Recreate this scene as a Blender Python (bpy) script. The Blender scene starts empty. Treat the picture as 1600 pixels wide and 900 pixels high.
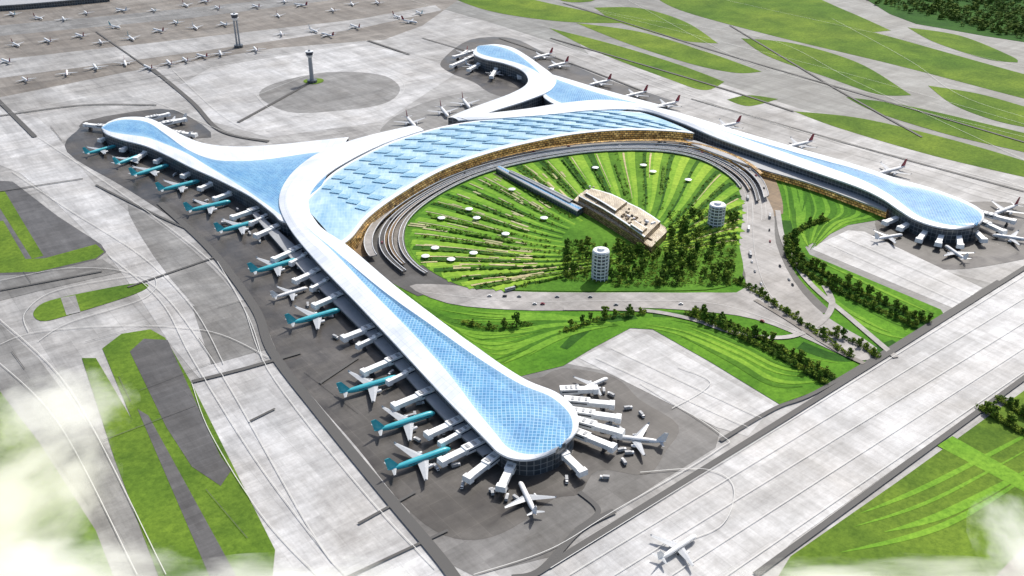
import bpy, math, random
from mathutils import Vector, Matrix
random.seed(7)
R=random.Random(11)
scene=bpy.context.scene
COL=scene.collection
H=600.0; PIT=math.radians(28); F=1500.0
cp,sp=math.cos(PIT),math.sin(PIT)
# image pixel coordinates cast through the estimated camera -> world metres at elevation h
def S(x,y,h=0.0):
    u=(x-800)/F; v=(450-y)/F
    dy=cp+v*sp; dz=-sp+v*cp
    t=(h-H)/dz
    return Vector((u*t,dy*t,h))
def cr(pts,n=6,closed=False):
    P=[Vector(p) for p in pts]; N=len(P); out=[]
    rng=N if closed else N-1
    for i in range(rng):
        if closed: a,b,c,d=P[(i-1)%N],P[i],P[(i+1)%N],P[(i+2)%N]
        else: a=P[max(i-1,0)];b=P[i];c=P[i+1];d=P[min(i+2,N-1)]
        for k in range(n):
            t=k/n
            out.append(0.5*((2*b)+(c-a)*t+(2*a-5*b+4*c-d)*t*t+(3*b-a-3*c+d)*t**3))
    if not closed: out.append(P[-1].copy())
    return out
# ---------------- materials
def nodes(m):
    m.use_nodes=True; nt=m.node_tree; return nt,nt.nodes,nt.links
def principled(name,col,rough=.6,metal=0.0,spec=.3):
    m=bpy.data.materials.new(name); nt,N,L=nodes(m); b=N['Principled BSDF']
    b.inputs['Base Color'].default_value=(*col,1); b.inputs['Roughness'].default_value=rough
    b.inputs['Metallic'].default_value=metal; b.inputs['Specular IOR Level'].default_value=spec
    return m
def ramp(N,stops):
    r=N.new('ShaderNodeValToRGB'); e=r.color_ramp.elements
    while len(e)<len(stops): e.new(.5)
    for i,(p,c) in enumerate(stops):
        e[i].position=p; e[i].color=(*c,1) if len(c)==3 else c
    return r
def mixc(N,L,f,a,b,mode='MIX'):
    m=N.new('ShaderNodeMix'); m.data_type='RGBA'; m.blend_type=mode
    for s,v in ((0,f),(6,a),(7,b)):
        if isinstance(v,(float,int)): m.inputs[s].default_value=v
        elif isinstance(v,tuple): m.inputs[s].default_value=(*v,1)
        else: L.new(v,m.inputs[s])
    return m.outputs[2]
def coord(N,L,scale=(1,1,1),rot=0.0,kind='Object'):
    t=N.new('ShaderNodeTexCoord'); mp=N.new('ShaderNodeMapping')
    mp.inputs['Scale'].default_value=scale; mp.inputs['Rotation'].default_value=(0,0,rot)
    L.new(t.outputs[kind],mp.inputs['Vector']); return mp.outputs['Vector']
def noise(N,L,vec,scale,detail=5,rough=.6,dist=0):
    n=N.new('ShaderNodeTexNoise'); n.inputs['Scale'].default_value=scale; n.inputs['Detail'].default_value=detail
    n.inputs['Roughness'].default_value=rough; n.inputs['Distortion'].default_value=dist
    L.new(vec,n.inputs['Vector']); return n.outputs['Fac']
AANG=math.atan2(1.132,1.48)
def paved(name,c,joint=.8,var=.25,slab=(30,30),rough=.55,tint=(1,.97,.93),wet=0):
    m=bpy.data.materials.new(name); nt,N,L=nodes(m); b=N['Principled BSDF']
    v=coord(N,L,rot=-AANG)
    big=noise(N,L,v,.006,5,.6,1.2)
    def sm(s,sc):
        mp=N.new('ShaderNodeMapping'); mp.inputs['Scale'].default_value=s; L.new(v,mp.inputs['Vector']); return noise(N,L,mp.outputs[0],sc,6,.75)
    str1=sm((.25,2.2,1),.014); str2=sm((2.5,.2,1),.014)
    fine=noise(N,L,v,.12,6,.75)
    lo=tuple(x*(1-var)*t for x,t in zip(c,tint)); hi=tuple(min(.9,x*(1+var)) for x in c)
    r1=ramp(N,[(.32,lo),(.68,hi)]); L.new(big,r1.inputs[0])
    a=ramp(N,[(.35,(.76,.76,.76)),(.65,(1.12,1.12,1.12))]); L.new(str1,a.inputs[0])
    a2=ramp(N,[(.35,(.76,.76,.76)),(.65,(1.14,1.14,1.14))]); L.new(str2,a2.inputs[0])
    a3=ramp(N,[(.3,(.82,.81,.8)),(.7,(1.12,1.12,1.12))]); L.new(fine,a3.inputs[0])
    o=mixc(N,L,1.0,r1.outputs[0],a.outputs[0],'MULTIPLY'); o=mixc(N,L,1.0,o,a2.outputs[0],'MULTIPLY'); o=mixc(N,L,1.0,o,a3.outputs[0],'MULTIPLY')
    br=N.new('ShaderNodeTexBrick'); br.offset=0; br.inputs['Scale'].default_value=1
    br.inputs['Brick Width'].default_value=slab[0]; br.inputs['Row Height'].default_value=slab[1]; br.inputs['Mortar Size'].default_value=.4
    br.inputs['Mortar Smooth'].default_value=.3
    br.inputs['Color1'].default_value=(1.07,1.07,1.07,1); br.inputs['Color2'].default_value=(.87,.87,.87,1); br.inputs['Mortar'].default_value=(joint,joint,joint,1)
    L.new(v,br.inputs['Vector'])
    o=mixc(N,L,1.0,o,br.outputs['Color'],'MULTIPLY')
    if wet:
        wn=noise(N,L,v,.016,3,.5,1.0); wr=ramp(N,[(.36,(.72,.71,.7)),(.62,(1.1,1.1,1.1))]); L.new(wn,wr.inputs[0])
        o=mixc(N,L,1.0,o,wr.outputs[0],'MULTIPLY')
        rr=ramp(N,[(.36,(.3,.3,.3)),(.62,(rough,)*3)]); L.new(wn,rr.inputs[0]); L.new(rr.outputs[0],b.inputs['Roughness'])
    else: b.inputs['Roughness'].default_value=rough
    L.new(o,b.inputs['Base Color']); b.inputs['Specular IOR Level'].default_value=.35 if wet else .25
    return m
def grassy(name,lo,hi):
    m=bpy.data.materials.new(name); nt,N,L=nodes(m); b=N['Principled BSDF']
    v=coord(N,L,rot=-AANG)
    n1=noise(N,L,v,.012,8,.7,.5); n2=noise(N,L,v,.15,5,.8); n3=noise(N,L,v,.003,3,.5)
    r=ramp(N,[(.3,lo),(.7,hi)]); L.new(n1,r.inputs[0])
    a=ramp(N,[(.3,(.6,.66,.62)),(.7,(1.32,1.27,1.2))]); L.new(n2,a.inputs[0])
    a3=ramp(N,[(.35,(.75,.85,.8)),(.65,(1.25,1.1,1.1))]); L.new(n3,a3.inputs[0])
    o=mixc(N,L,1.0,r.outputs[0],a.outputs[0],'MULTIPLY'); o=mixc(N,L,1.0,o,a3.outputs[0],'MULTIPLY')
    L.new(o,b.inputs['Base Color']); b.inputs['Roughness'].default_value=.9; b.inputs['Specular IOR Level'].default_value=.1
    return m
M_conc=paved('concrete',(.37,.37,.367),.82,.24)
M_light=paved('pale_concrete',(.48,.485,.49),.88,.16,(25,25))
M_mid=paved('grey_apron',(.235,.235,.23),.85,.24)
M_endap=paved('dark_grey_apron',(.165,.163,.16),.9,.24)
M_dark=paved('dark_apron',(.088,.083,.078),1.2,.3,(24,24),.55,(1,.96,.9),wet=1)
M_brown=paved('brown_apron',(.215,.2,.18),1.2,.2,(40,40),.6,(1,.95,.9))
M_run=paved('runway_asphalt',(.21,.215,.205),.9,.22,(60,60))
M_asph=paved('asphalt',(.085,.083,.08),1.0,.25,(50,50))
M_shoulder=paved('asphalt_shoulder',(.11,.11,.113),1.1,.2,(50,12))
M_road=paved('road',(.34,.33,.32),1.0,.15,(60,60))
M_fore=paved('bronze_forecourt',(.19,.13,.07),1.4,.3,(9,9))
M_line=principled('white_paint',(.52,.52,.5),.6)
M_dline=principled('dark_joint_shadow',(.085,.083,.08),.7)
M_grass=grassy('grass',(.065,.125,.018),(.145,.235,.03))
M_lawn=grassy('lawn',(.05,.15,.014),(.12,.28,.025))
M_band=grassy('light_lawn',(.11,.26,.025),(.19,.36,.04))
M_lawnm=grassy('mid_lawn',(.04,.12,.012),(.08,.2,.02))
M_lawnd=grassy('dark_lawn',(.02,.07,.01),(.045,.13,.018))
M_gard=grassy('garden_lawn',(.06,.15,.015),(.12,.27,.03))
M_lime=grassy('lime_lawn',(.15,.31,.03),(.27,.43,.055))
M_cream=noise and grassy('cream_path',(.36,.33,.18),(.56,.5,.33))
def leafmat(name,lo,hi,sc=.35):
    m=bpy.data.materials.new(name); nt,N,L=nodes(m); b=N['Principled BSDF']
    v=coord(N,L,kind='Object'); n=noise(N,L,v,sc,3,.7)
    r=ramp(N,[(.35,lo),(.65,hi)]); L.new(n,r.inputs[0])
    oi=N.new('ShaderNodeObjectInfo'); r2=ramp(N,[(0,(.55,.7,.6)),(1,(1.5,1.25,1.1))]); L.new(oi.outputs['Random'],r2.inputs[0])
    o=mixc(N,L,1.0,r.outputs[0],r2.outputs[0],'MULTIPLY')
    L.new(o,b.inputs['Base Color']); b.inputs['Roughness'].default_value=.85; b.inputs['Specular IOR Level'].default_value=.1
    return m
M_leaf=leafmat('leaves',(.04,.09,.014),(.15,.25,.035))
M_hedge=leafmat('hedge_leaves',(.03,.08,.012),(.09,.19,.025),.15)
M_shrub=leafmat('shrub_leaves',(.03,.08,.012),(.17,.26,.035),.05)
M_forest=leafmat('forest_leaves',(.035,.08,.018),(.1,.17,.035),.03)
M_bark=principled('bark',(.09,.06,.04),.9)
def noisy(name,c,var=.12,sc=.05,rough=.4,metal=0,spec=.4):
    m=principled(name,c,rough,metal,spec); nt,N,L=nodes(m); b=N['Principled BSDF']
    v=coord(N,L); n=noise(N,L,v,sc,5,.65)
    r=ramp(N,[(.3,tuple(x*(1-var) for x in c)),(.7,tuple(min(.95,x*(1+var)) for x in c))]); L.new(n,r.inputs[0]); L.new(r.outputs[0],b.inputs['Base Color'])
    return m
def gridmat(name,c1,c2,line,w,h,ms,offset=0,rot=0,rough=.25,var=None,spec=.5,kind='UV',vr=((.6,.75,.88),(1.3,1.18,1.06)),emit=0,tone=None):
    m=bpy.data.materials.new(name); nt,N,L=nodes(m); b=N['Principled BSDF']
    v=coord(N,L,kind=kind,rot=rot)
    br=N.new('ShaderNodeTexBrick'); br.offset=offset; br.inputs['Scale'].default_value=1
    br.inputs['Brick Width'].default_value=w; br.inputs['Row Height'].default_value=h; br.inputs['Mortar Size'].default_value=ms
    br.inputs['Mortar Smooth'].default_value=.4
    br.inputs['Color1'].default_value=(*c1,1); br.inputs['Color2'].default_value=(*c2,1); br.inputs['Mortar'].default_value=(*line,1)
    L.new(v,br.inputs['Vector'])
    o=br.outputs['Color']
    if var:
        n=noise(N,L,v,var,4,.6); r=ramp(N,[(.3,vr[0]),(.7,vr[1])]); L.new(n,r.inputs[0])
        o=mixc(N,L,1.0,o,r.outputs[0],'MULTIPLY')
    if tone:
        at=N.new('ShaderNodeAttribute'); at.attribute_name='tone'
        tr=ramp(N,[(0.0,(0,0,0)),(.5,(.2,)*3),(1,(.8,)*3)]); L.new(at.outputs['Fac'],tr.inputs[0])
        o=mixc(N,L,tr.outputs[0],o,tone)
    L.new(o,b.inputs['Base Color']); b.inputs['Roughness'].default_value=rough; b.inputs['Specular IOR Level'].default_value=spec
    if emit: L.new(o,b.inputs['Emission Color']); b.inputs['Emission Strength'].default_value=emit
    return m
M_white=noisy('white_roof',(.74,.76,.78),.1,.02,.35)
M_roof=gridmat('white_panel_roof',(.74,.765,.785),(.68,.71,.74),(.55,.59,.64),9,14,.3,0,0,.35,.02,.4,vr=((.8,.84,.88),(1.12,1.1,1.08)))
M_glass=gridmat('blue_skylight',(.045,.2,.4),(.09,.3,.52),(.32,.52,.7),4.5,4.5,.42,0,math.radians(45),.25,.03,tone=(.4,.6,.76))
M_cres=gridmat('blue_roof_panels',(.3,.48,.6),(.38,.56,.67),(.5,.65,.74),9,9,.4,.0,math.radians(45),.3,.025,vr=((.5,.7,.84),(1.3,1.2,1.12)),tone=(.6,.7,.78))
M_mon=gridmat('blue_glazing',(.1,.28,.44),(.17,.38,.54),(.34,.52,.64),5,5,.5,0,math.radians(45),.3)
M_wall=gridmat('glass_curtain_wall',(.035,.045,.055),(.07,.085,.1),(.24,.245,.25),7,6,.5,0,0,.3,.05)
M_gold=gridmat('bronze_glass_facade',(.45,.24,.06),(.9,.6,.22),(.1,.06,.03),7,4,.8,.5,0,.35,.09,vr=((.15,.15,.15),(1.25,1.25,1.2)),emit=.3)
M_goldroof=gridmat('beige_roof_panels',(.52,.45,.33),(.66,.6,.48),(.26,.19,.12),6,3.5,.5,.5,0,.5,.07,vr=((.55,.52,.5),(1.2,1.2,1.15)))
M_bronze=gridmat('bronze_fins',(.1,.06,.03),(.42,.3,.16),(.05,.035,.02),3,3,.5,.5,0,.4,.1,emit=.08)
M_grey=noisy('grey_steel',(.35,.36,.37),.1,.1,.5)
M_dgrey=noisy('dark_rubber',(.04,.04,.045),.1,.1,.7)
M_bridge=noisy('jet_bridge_white',(.8,.81,.8),.12,.2,.45)
M_teal=noisy('teal_paint',(.05,.4,.47),.12,.1,.3)
M_aw=noisy('aircraft_white',(.78,.78,.77),.06,.1,.3)
M_red=noisy('red_paint',(.28,.03,.05),.15,.1,.35)
M_wing=noisy('aircraft_grey',(.4,.42,.44),.1,.2,.35)
M_win=principled('cabin_glass',(.03,.04,.06),.15,0,.6)
# ---------------- mesh helpers
def mesh(name,V,Fc,mats,mi=None,uv=None,smooth=False,tone=None):
    me=bpy.data.meshes.new(name); me.from_pydata([tuple(v) for v in V],[],Fc)
    for m in (mats if isinstance(mats,(list,tuple)) else [mats]): me.materials.append(m)
    if mi:
        for p,i in zip(me.polygons,mi): p.material_index=i
    if uv:
        l=me.uv_layers.new(name='UVMap')
        for p in me.polygons:
            for li in p.loop_indices: l.data[li].uv=uv[me.loops[li].vertex_index]
    if tone:
        at=me.attributes.new('tone','FLOAT','POINT')
        for i,t in enumerate(tone): at.data[i].value=t
    if smooth:
        for p in me.polygons: p.use_smooth=True
    me.update(); return me
def obj(name,me,parent=None,loc=None):
    o=bpy.data.objects.new(name,me); COL.objects.link(o)
    if parent: o.parent=parent
    if loc is not None: o.location=loc
    return o
def tag(o,label,cat,group=None,kind=None):
    o['label']=label; o['category']=cat
    if group: o['group']=group
    if kind: o['kind']=kind
    return o
ZC=[0]
def structure(name,V,Fc,mat,label=None,cat=None):
    o=obj(name,mesh(name,V,Fc,mat)); tag(o,label or name.replace('_',' ')+' at the airport',cat or name.replace('_',' ').split()[-1],kind='structure'); return o
def wpatch(name,P,mat,z,label,cat):
    ZC[0]+=1; z=z+ZC[0]*.006
    return structure(name,[(p.x,p.y,z) for p in P],[list(range(len(P)))],mat,label,cat)
def patch(name,px,mat,z,label,cat,smooth=0):
    P=[S(*p) for p in px]
    if smooth: P=cr(P,smooth,True)
    return wpatch(name,P,mat,z,label,cat)
class Acc:
    def __init__(s): s.V=[];s.F=[];s.M=[];s.U=[];s.T=[]
    def add(s,V,Fc,mi=0,U=None,T=None):
        b=len(s.V); s.V+= [tuple(v) for v in V]; s.F+=[[i+b for i in f] for f in Fc]; s.M+=[mi]*len(Fc)
        s.U+= U if U else [(v[0],v[1]) for v in V]
        s.T+= T if T else [0]*len(V)
    def box(s,c,d,mi=0,rot=0,taper=1):
        cx,cy,cz=c; x,y,z=[k/2 for k in d]; V=[]
        for sz,t in ((-1,1),(1,taper)):
            for sx,sy in ((-1,-1),(1,-1),(1,1),(-1,1)):
                X,Y=sx*x*t,sy*y*t
                V.append((cx+X*math.cos(rot)-Y*math.sin(rot),cy+X*math.sin(rot)+Y*math.cos(rot),cz+sz*z))
        s.add(V,[[3,2,1,0],[4,5,6,7],[0,1,5,4],[1,2,6,5],[2,3,7,6],[3,0,4,7]],mi)
    def cyl(s,c,r0,r1,h,n=16,mi=0,axis='z'):
        V=[];
        for k,r in ((0,r0),(1,r1)):
            for i in range(n):
                a=2*math.pi*i/n; p=(r*math.cos(a),r*math.sin(a),k*h)
                if axis=='x': p=(k*h,p[0],p[1])
                V.append((c[0]+p[0],c[1]+p[1],c[2]+p[2]))
        Fc=[[i,(i+1)%n,n+(i+1)%n,n+i] for i in range(n)]+[list(range(n))[::-1],list(range(n,2*n))]
        s.add(V,Fc,mi,[(i%n*(2*math.pi*r0/n),v[2]) for i,v in enumerate(V)])
    def mesh(s,name,mats,smooth=False,tone=False): return mesh(name,s.V,s.F,mats,s.M,s.U,smooth,s.T if tone else None)
SC=[0]
def strip(acc,P,w,z,mi=0,w1=None):
    SC[0]+=1; z=z+(SC[0]%40)*.004
    V=[];n=len(P)
    for i,p in enumerate(P):
        a=P[max(i-1,0)];b=P[min(i+1,n-1)]; d=(b-a); d.z=0
        if d.length<1e-6: d=Vector((1,0,0))
        ww=w if w1 is None else w+(w1-w)*i/(n-1)
        d.normalize(); nn=Vector((-d.y,d.x,0))*ww/2
        V+= [(p.x+nn.x,p.y+nn.y,z),(p.x-nn.x,p.y-nn.y,z)]
    acc.add(V,[[2*i+1,2*i+3,2*i+2,2*i] for i in range(n-1)],mi)
# ---------------- world, sun, camera
w=bpy.data.worlds.new('World'); scene.world=w; w.use_nodes=True; nt=w.node_tree
sk=nt.nodes.new('ShaderNodeTexSky'); sk.sky_type='NISHITA'; sk.sun_disc=False
EL=math.radians(50); AZ=math.radians(30)
sk.sun_elevation=EL; sk.sun_rotation=AZ; sk.dust_density=3
nt.links.new(sk.outputs[0],nt.nodes['Background'].inputs[0]); nt.nodes['Background'].inputs[1].default_value=.15
sl=bpy.data.lights.new('sun','SUN'); sl.energy=4.4; sl.angle=math.radians(.8); sl.color=(1,.955,.885)
so=obj('sun',sl); sd=Vector((math.sin(AZ)*math.cos(EL),math.cos(AZ)*math.cos(EL),math.sin(EL)))
so.rotation_euler=sd.to_track_quat('Z','Y').to_euler(); so.location=(0,0,900)
cd=bpy.data.cameras.new('camera'); cd.sensor_width=36; cd.lens=F/1600*36; cd.clip_end=40000; cd.clip_start=1
co=obj('camera',cd); co.location=(0,0,H); co.rotation_euler=(math.pi/2-PIT,0,0); scene.camera=co
scene.view_settings.view_transform='Standard'; scene.view_settings.look='None'; scene.view_settings.exposure=0
# ---------------- ground
structure('ground',[(-15000,-8000,0),(15000,-8000,0),(15000,22000,0),(-15000,22000,0)],[[0,1,2,3]],M_conc,'pale jointed concrete airfield ground','ground')
Z1,Z2,Z3,Z4,Z5=.1,.2,.3,.5,1.3
patch('runway_field',[(560,-60),(1750,-60),(1750,330),(1600,287),(1400,232),(1250,190),(1070,138),(900,78),(760,33),(640,0)],M_run,Z1,'grey asphalt runway and taxiway field','runway')
patch('remote_apron',[(-80,30),(120,-5),(320,-60),(800,-60),(660,40),(600,62),(430,75),(200,112),(-80,168)],M_brown,Z1,'brownish remote parking apron','apron')
def ap(px,mat,z=Z1,s=0,l='weathered concrete apron slab',n='apron'): return patch(n,px,mat,z,l,'apron',s)
ap([(-60,100),(300,60),(560,30),(680,8),(690,16),(560,45),(300,82),(-60,130)],M_conc,Z2,0,'pale taxi lane between parked aircraft rows','taxiway')
ap([(-60,45),(200,22),(420,0),(520,-10),(560,-5),(300,28),(-60,62)],M_mid,Z2,0,'grey taxi lane between parked aircraft rows','taxiway')
ap([(790,575),(870,565),(1000,590),(1060,625),(1125,675),(1118,700),(1020,760),(960,800),(900,830),(860,870),(740,900),(660,860),(640,800)],M_endap,Z1,0,'grey apron at the pier end')
ap([(105,238),(200,296),(290,356),(360,418),(405,482),(435,552),(490,622),(560,702),(620,778),(680,830),(740,844),(800,826),(865,780),(905,772),(935,735),(1010,742),(1040,705),(1060,665),(1000,625),(960,590),(880,575),(790,580),(560,420),(440,300),(170,190),(120,205)],M_dark,Z2,4,'dark wet stained apron around the pier')
ap([(1200,345),(1390,340),(1420,410),(1560,445),(1480,490),(1260,400)],M_mid,Z1)
ap([(1383,330),(1375,372),(1410,402),(1450,418),(1510,420),(1600,405),(1680,385),(1650,330),(1540,315)],M_dark,Z2,4,'dark wet stained apron around the pier end')
ap([(620,180),(700,150),(800,140),(860,170),(740,200),(600,215)],M_mid,Z1,4)
ap([(690,95),(735,62),(800,60),(850,82),(950,125),(1060,165),(900,170),(780,150),(740,128),(700,112)],M_dark,Z2,4,'dark weathered apron around the far wing')
ap([(405,150),(430,130),(510,113),(590,116),(622,132),(620,150),(590,165),(520,174),(450,175)],M_mid,Z2,4,'grey fan shaped apron beside the control tower')
ap([(130,190),(250,170),(300,185),(330,215),(240,212),(150,210)],M_dark,Z1,3,'dark apron at the wing tip')
ap([(905,560),(985,518),(1010,522),(1210,635),(1168,682),(1120,668)],M_light,Z2,0,'very pale aircraft stand slab')
ap([(1265,388),(1325,360),(1350,362),(1535,450),(1490,482)],M_light,Z2,0,'very pale aircraft stand slab')
ap([(300,600),(470,555),(700,900),(720,960),(440,960)],M_light,Z1,0,'pale apron slab')
ap([(-60,170),(60,185),(150,290),(330,430),(400,560),(310,590),(170,400),(30,270),(-60,240)],M_light,Z1,3,'pale taxiway slab')
ap([(330,105),(560,68),(660,90),(720,110),(600,190),(420,215),(330,190),(270,140)],M_light,Z1,0,'pale apron slab')
ap([(900,62),(1030,100),(1250,170),(1420,215),(1640,280),(1640,330),(1500,290),(1240,215),(1090,170),(950,120)],M_conc,Z1,0,'pale apron behind the pier')
ap([(200,320),(300,390),(380,480),(330,500),(240,400)],M_mid,Z2,3,'slightly darker patched concrete')
ap([(0,430),(160,405),(190,425),(60,455),(0,470)],M_mid,Z2,0,'slightly darker patched concrete')
ap([(300,478),(395,480),(420,545),(330,570)],M_mid,Z2,0,'slightly darker patched concrete')
patch('taxiway',[(760,960),(860,884),(1600,425),(1800,300),(1800,470),(1600,588),(1240,845),(1130,960)],M_light,Z2,'wide pale concrete taxiway','taxiway')
patch('runway',[(-40,470),(60,560),(210,760),(310,960),(110,960),(-40,640)],M_mid,Z1,'grey runway with fine markings','runway')
def gr(px,s=4,z=Z3,mat=None,l='mown grass between taxiways'): return patch('grass',px,mat or M_grass,z,l,'grass',s)
def lens(top,bot,z=Z3,mat=None):
    P=cr([S(*p) for p in top],8)+cr([S(*p) for p in bot],8)[::-1][1:-1]
    return wpatch('grass',P,mat or M_grass,z,'long mown grass band between taxiways','grass')
lens([(1010,-14),(1130,-8),(1260,22),(1400,60),(1600,116),(1700,140)],[(1010,-14),(1060,15),(1200,54),(1400,102),(1600,154),(1700,176)])
lens([(928,12),(1000,13),(1070,34),(1122,68)],[(928,12),(960,32),(1010,48),(1070,64),(1122,68)])
lens([(1158,60),(1240,68),(1340,98),(1424,149)],[(1158,60),(1200,88),(1290,120),(1370,147),(1424,149)])
lens([(900,36),(1000,50),(1100,80),(1190,112)],[(900,36),(980,68),(1080,100),(1150,114),(1190,112)])
lens([(858,44),(960,70),(1060,101),(1132,128)],[(858,44),(930,80),(1040,122),(1100,141),(1132,128)])
lens([(1140,-14),(1240,-14),(1320,16),(1392,48)],[(1140,-14),(1220,18),(1330,48),(1392,48)])
lens([(1418,43),(1500,56),(1580,88),(1590,98)],[(1418,43),(1460,66),(1540,92),(1590,98)])
lens([(1450,134),(1530,147),(1620,172),(1700,190)],[(1450,134),(1490,164),(1560,190),(1640,205),(1700,212)])
lens([(1322,152),(1420,166),(1600,208),(1700,232)],[(1322,152),(1370,176),(1480,210),(1600,238),(1700,262)])
lens([(1240,174),(1350,186),(1500,222),(1640,264),(1700,285)],[(1240,174),(1310,200),(1460,244),(1640,286),(1700,300)])
lens([(1136,156),(1170,149),(1216,155)],[(1136,156),(1170,166),(1216,155)])
lens([(680,-15),(780,-10),(880,10),(1000,36)],[(680,-15),(760,16),(880,34),(1000,36)])
gr([(840,-20),(900,-20),(930,0),(880,2)])
gr([(1340,-40),(1700,-40),(1700,80),(1600,66),(1480,46),(1390,22)],2,Z3,M_lawnd,'rough dark grass beside woodland')
# left islands
ap([(-40,280),(20,284),(90,338),(158,382),(166,394),(150,406),(60,428),(-40,432)],M_shoulder,Z2,0,'dark asphalt shoulder')
gr([(-40,350),(5,345),(40,405),(70,404),(150,382),(163,394),(150,404),(60,425),(-40,428)],0)
gr([(-40,290),(8,300),(68,400),(50,405),(-5,318),(-40,300)],0)
gr([(55,484),(78,470),(150,454),(214,443),(232,448),(205,462),(110,492),(70,502),(54,496)])
ap([(95,466),(118,462),(126,488),(104,493)],M_conc,Z4)
gr([(160,545),(190,522),(235,515),(258,528),(300,600),(360,720),(430,860),(420,960),(350,960),(250,760)],0)
ap([(203,550),(225,530),(262,532),(345,715),(362,735),(345,760),(300,730),(260,668)],M_shoulder,Z4,0,'dark asphalt shoulder')
ap([(215,640),(232,650),(380,920),(340,930)],M_shoulder,Z4,0,'dark asphalt shoulder')
gr([(-60,560),(0,612),(60,690),(150,830),(200,960),(-60,960)],0)
gr([(128,560),(150,560),(235,705),(330,870),(360,960),(270,960),(180,720)],0)
gr([(1235,870),(1400,755),(1640,582),(1800,480),(1800,800),(1500,960),(1180,960)],0,Z3)
patch('lawn_strip',[(1464,697),(1488,682),(1640,768),(1640,790)],M_band,Z3+.1,'bright green mown strip','grass')
patch('service_road',[(1500,960),(1640,812),(1700,800),(1700,840),(1560,960)],M_brown,Z4,'brown service road','road')
# landside lawn
patch('landside_lawn',[(575,420),(700,520),(806,590),(880,572),(925,545),(985,513),(1020,515),(1110,566),(1218,632),(1290,606),(1400,545),(1475,492),(1470,484),(1265,398),(1258,386),(1325,352),(1385,342),(1330,300),(1200,262),(1100,225),(900,215),(700,260),(580,330)],M_lawn,Z2,'bright green contoured landside lawn','grass')
def ribbonpatch(px,w,w1,mat,z,label='dark green planted channel through the lawn'):
    a=Acc();strip(a,cr([S(*p) for p in px],10),w,z,0,w1);o=obj('planted_channel',a.mesh('planted_channel',[mat]));tag(o,label,'grass',kind='structure')
ribbonpatch([(1228,345),(1238,385),(1268,420),(1335,462),(1445,512)],14,30,M_lawnd,.62)
ribbonpatch([(1020,492),(1085,496),(1155,522),(1225,556),(1300,598)],12,26,M_lawnd,.62)
ribbonpatch([(880,545),(930,505),(990,492)],10,24,M_lawnd,.62)
ribbonpatch([(1250,540),(1320,560),(1400,535)],20,12,M_lawnd,.62)
def bands(A,B,n,z,label='softly curved bands of light and dark mown grass'):
    z+=.5
    l,d=Acc(),Acc()
    for k in range(n):
        f=(k+.5+R.uniform(-.35,.35))/n; g=f+R.uniform(-.6,.6)/n; m=len(A)-1
        P=cr([S(a[0]+(b[0]-a[0])*(f+(g-f)*i/m),a[1]+(b[1]-a[1])*(f+(g-f)*i/m)) for i,(a,b) in enumerate(zip(A,B))],10)
        s0=R.randint(0,len(P)//4);s1=len(P)-R.randint(0,len(P)//4)
        # tapering leaf shaped band
        Q=P[s0:s1];nq=len(Q);wm=R.uniform(3,10);V=[];SC[0]+=1;zz=z+(SC[0]%40)*.004
        for i,p in enumerate(Q):
            t=Q[min(i+1,nq-1)]-Q[max(i-1,0)];t.z=0;t.normalize();ww=wm*math.sin(math.pi*(i+.3)/(nq+.6))/2
            V+=[(p.x-t.y*ww,p.y+t.x*ww,zz),(p.x+t.y*ww,p.y-t.x*ww,zz)]
        (l if R.random()<.55 else d).add(V,[[2*i+1,2*i+3,2*i+2,2*i] for i in range(nq-1)])
    for q,m in ((l,M_band),(d,M_lawnm)):
        if q.F: o=obj('lawn_band',q.mesh('lawn_band',[m]));tag(o,label,'grass',kind='structure')
bands([(1165,240),(1215,275),(1232,320),(1240,360),(1262,385)],[(1235,268),(1330,298),(1372,335),(1320,350),(1268,392)],13,Z3)
bands([(1090,228),(1165,244),(1212,280),(1225,320),(1232,370)],[(1120,228),(1240,262),(1270,300),(1262,335),(1245,370)],5,Z3)
bands([(640,468),(740,486),(850,492),(920,500),(960,505)],[(800,583),(830,560),(880,530),(930,515),(975,510)],15,Z3)
bands([(600,430),(660,480),(720,505),(800,510),(860,500)],[(790,575),(800,570),(820,560),(860,540),(900,525)],8,Z3)
bands([(1010,490),(1090,498),(1170,520),(1240,545),(1330,565)],[(995,515),(1060,530),(1140,570),(1210,610),(1280,604)],7,Z3)
bands([(1225,390),(1250,430),(1300,480),(1370,520),(1420,532)],[(1262,400),(1330,428),(1400,458),(1450,480),(1475,492)],8,Z3)
bands([(1340,800),(1450,745),(1640,640)],[(1300,870),(1480,830),(1640,740)],4,Z3-.1,'faint mowing bands in rough grass')
# ring stations
O=[(660,462),(605,432),(560,392),(570,352),(625,308),(700,270),(800,240),(900,224),(1000,218),(1080,222),(1150,243),(1195,275),(1212,320),(1212,370),(1235,430),(1290,490)]
I=[(720,448),(660,415),(638,380),(648,340),(695,302),(765,270),(850,250),(940,238),(1030,238),(1090,250),(1130,272),(1155,300),(1160,340),(1155,380),(1160,430),(1205,490)]
def ring(f,h=0,n=8):
    return cr([S(o[0]+(i[0]-o[0])*f,o[1]+(i[1]-o[1])*f,h) for o,i in zip(O,I)],n)
def annulus(name,f0,f1,i0,i1,z,mat,label):
    a,b=ring(f0)[i0:i1],ring(f1)[i0:i1];V=[]
    for p,q in zip(a,b): V+=[(p.x,p.y,z),(q.x,q.y,z)]
    structure(name,V,[[2*i,2*i+1,2*i+3,2*i+2] for i in range(len(a)-1)],mat,label,'road')
annulus('ring_road',-.12,1,0,121,1.0,M_asph,'dark asphalt ring road around the garden')
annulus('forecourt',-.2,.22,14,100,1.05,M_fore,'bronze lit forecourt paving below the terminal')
annulus('forecourt',.5,.6,10,96,1.05,M_fore,'brown paved median of the ring road')
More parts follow.
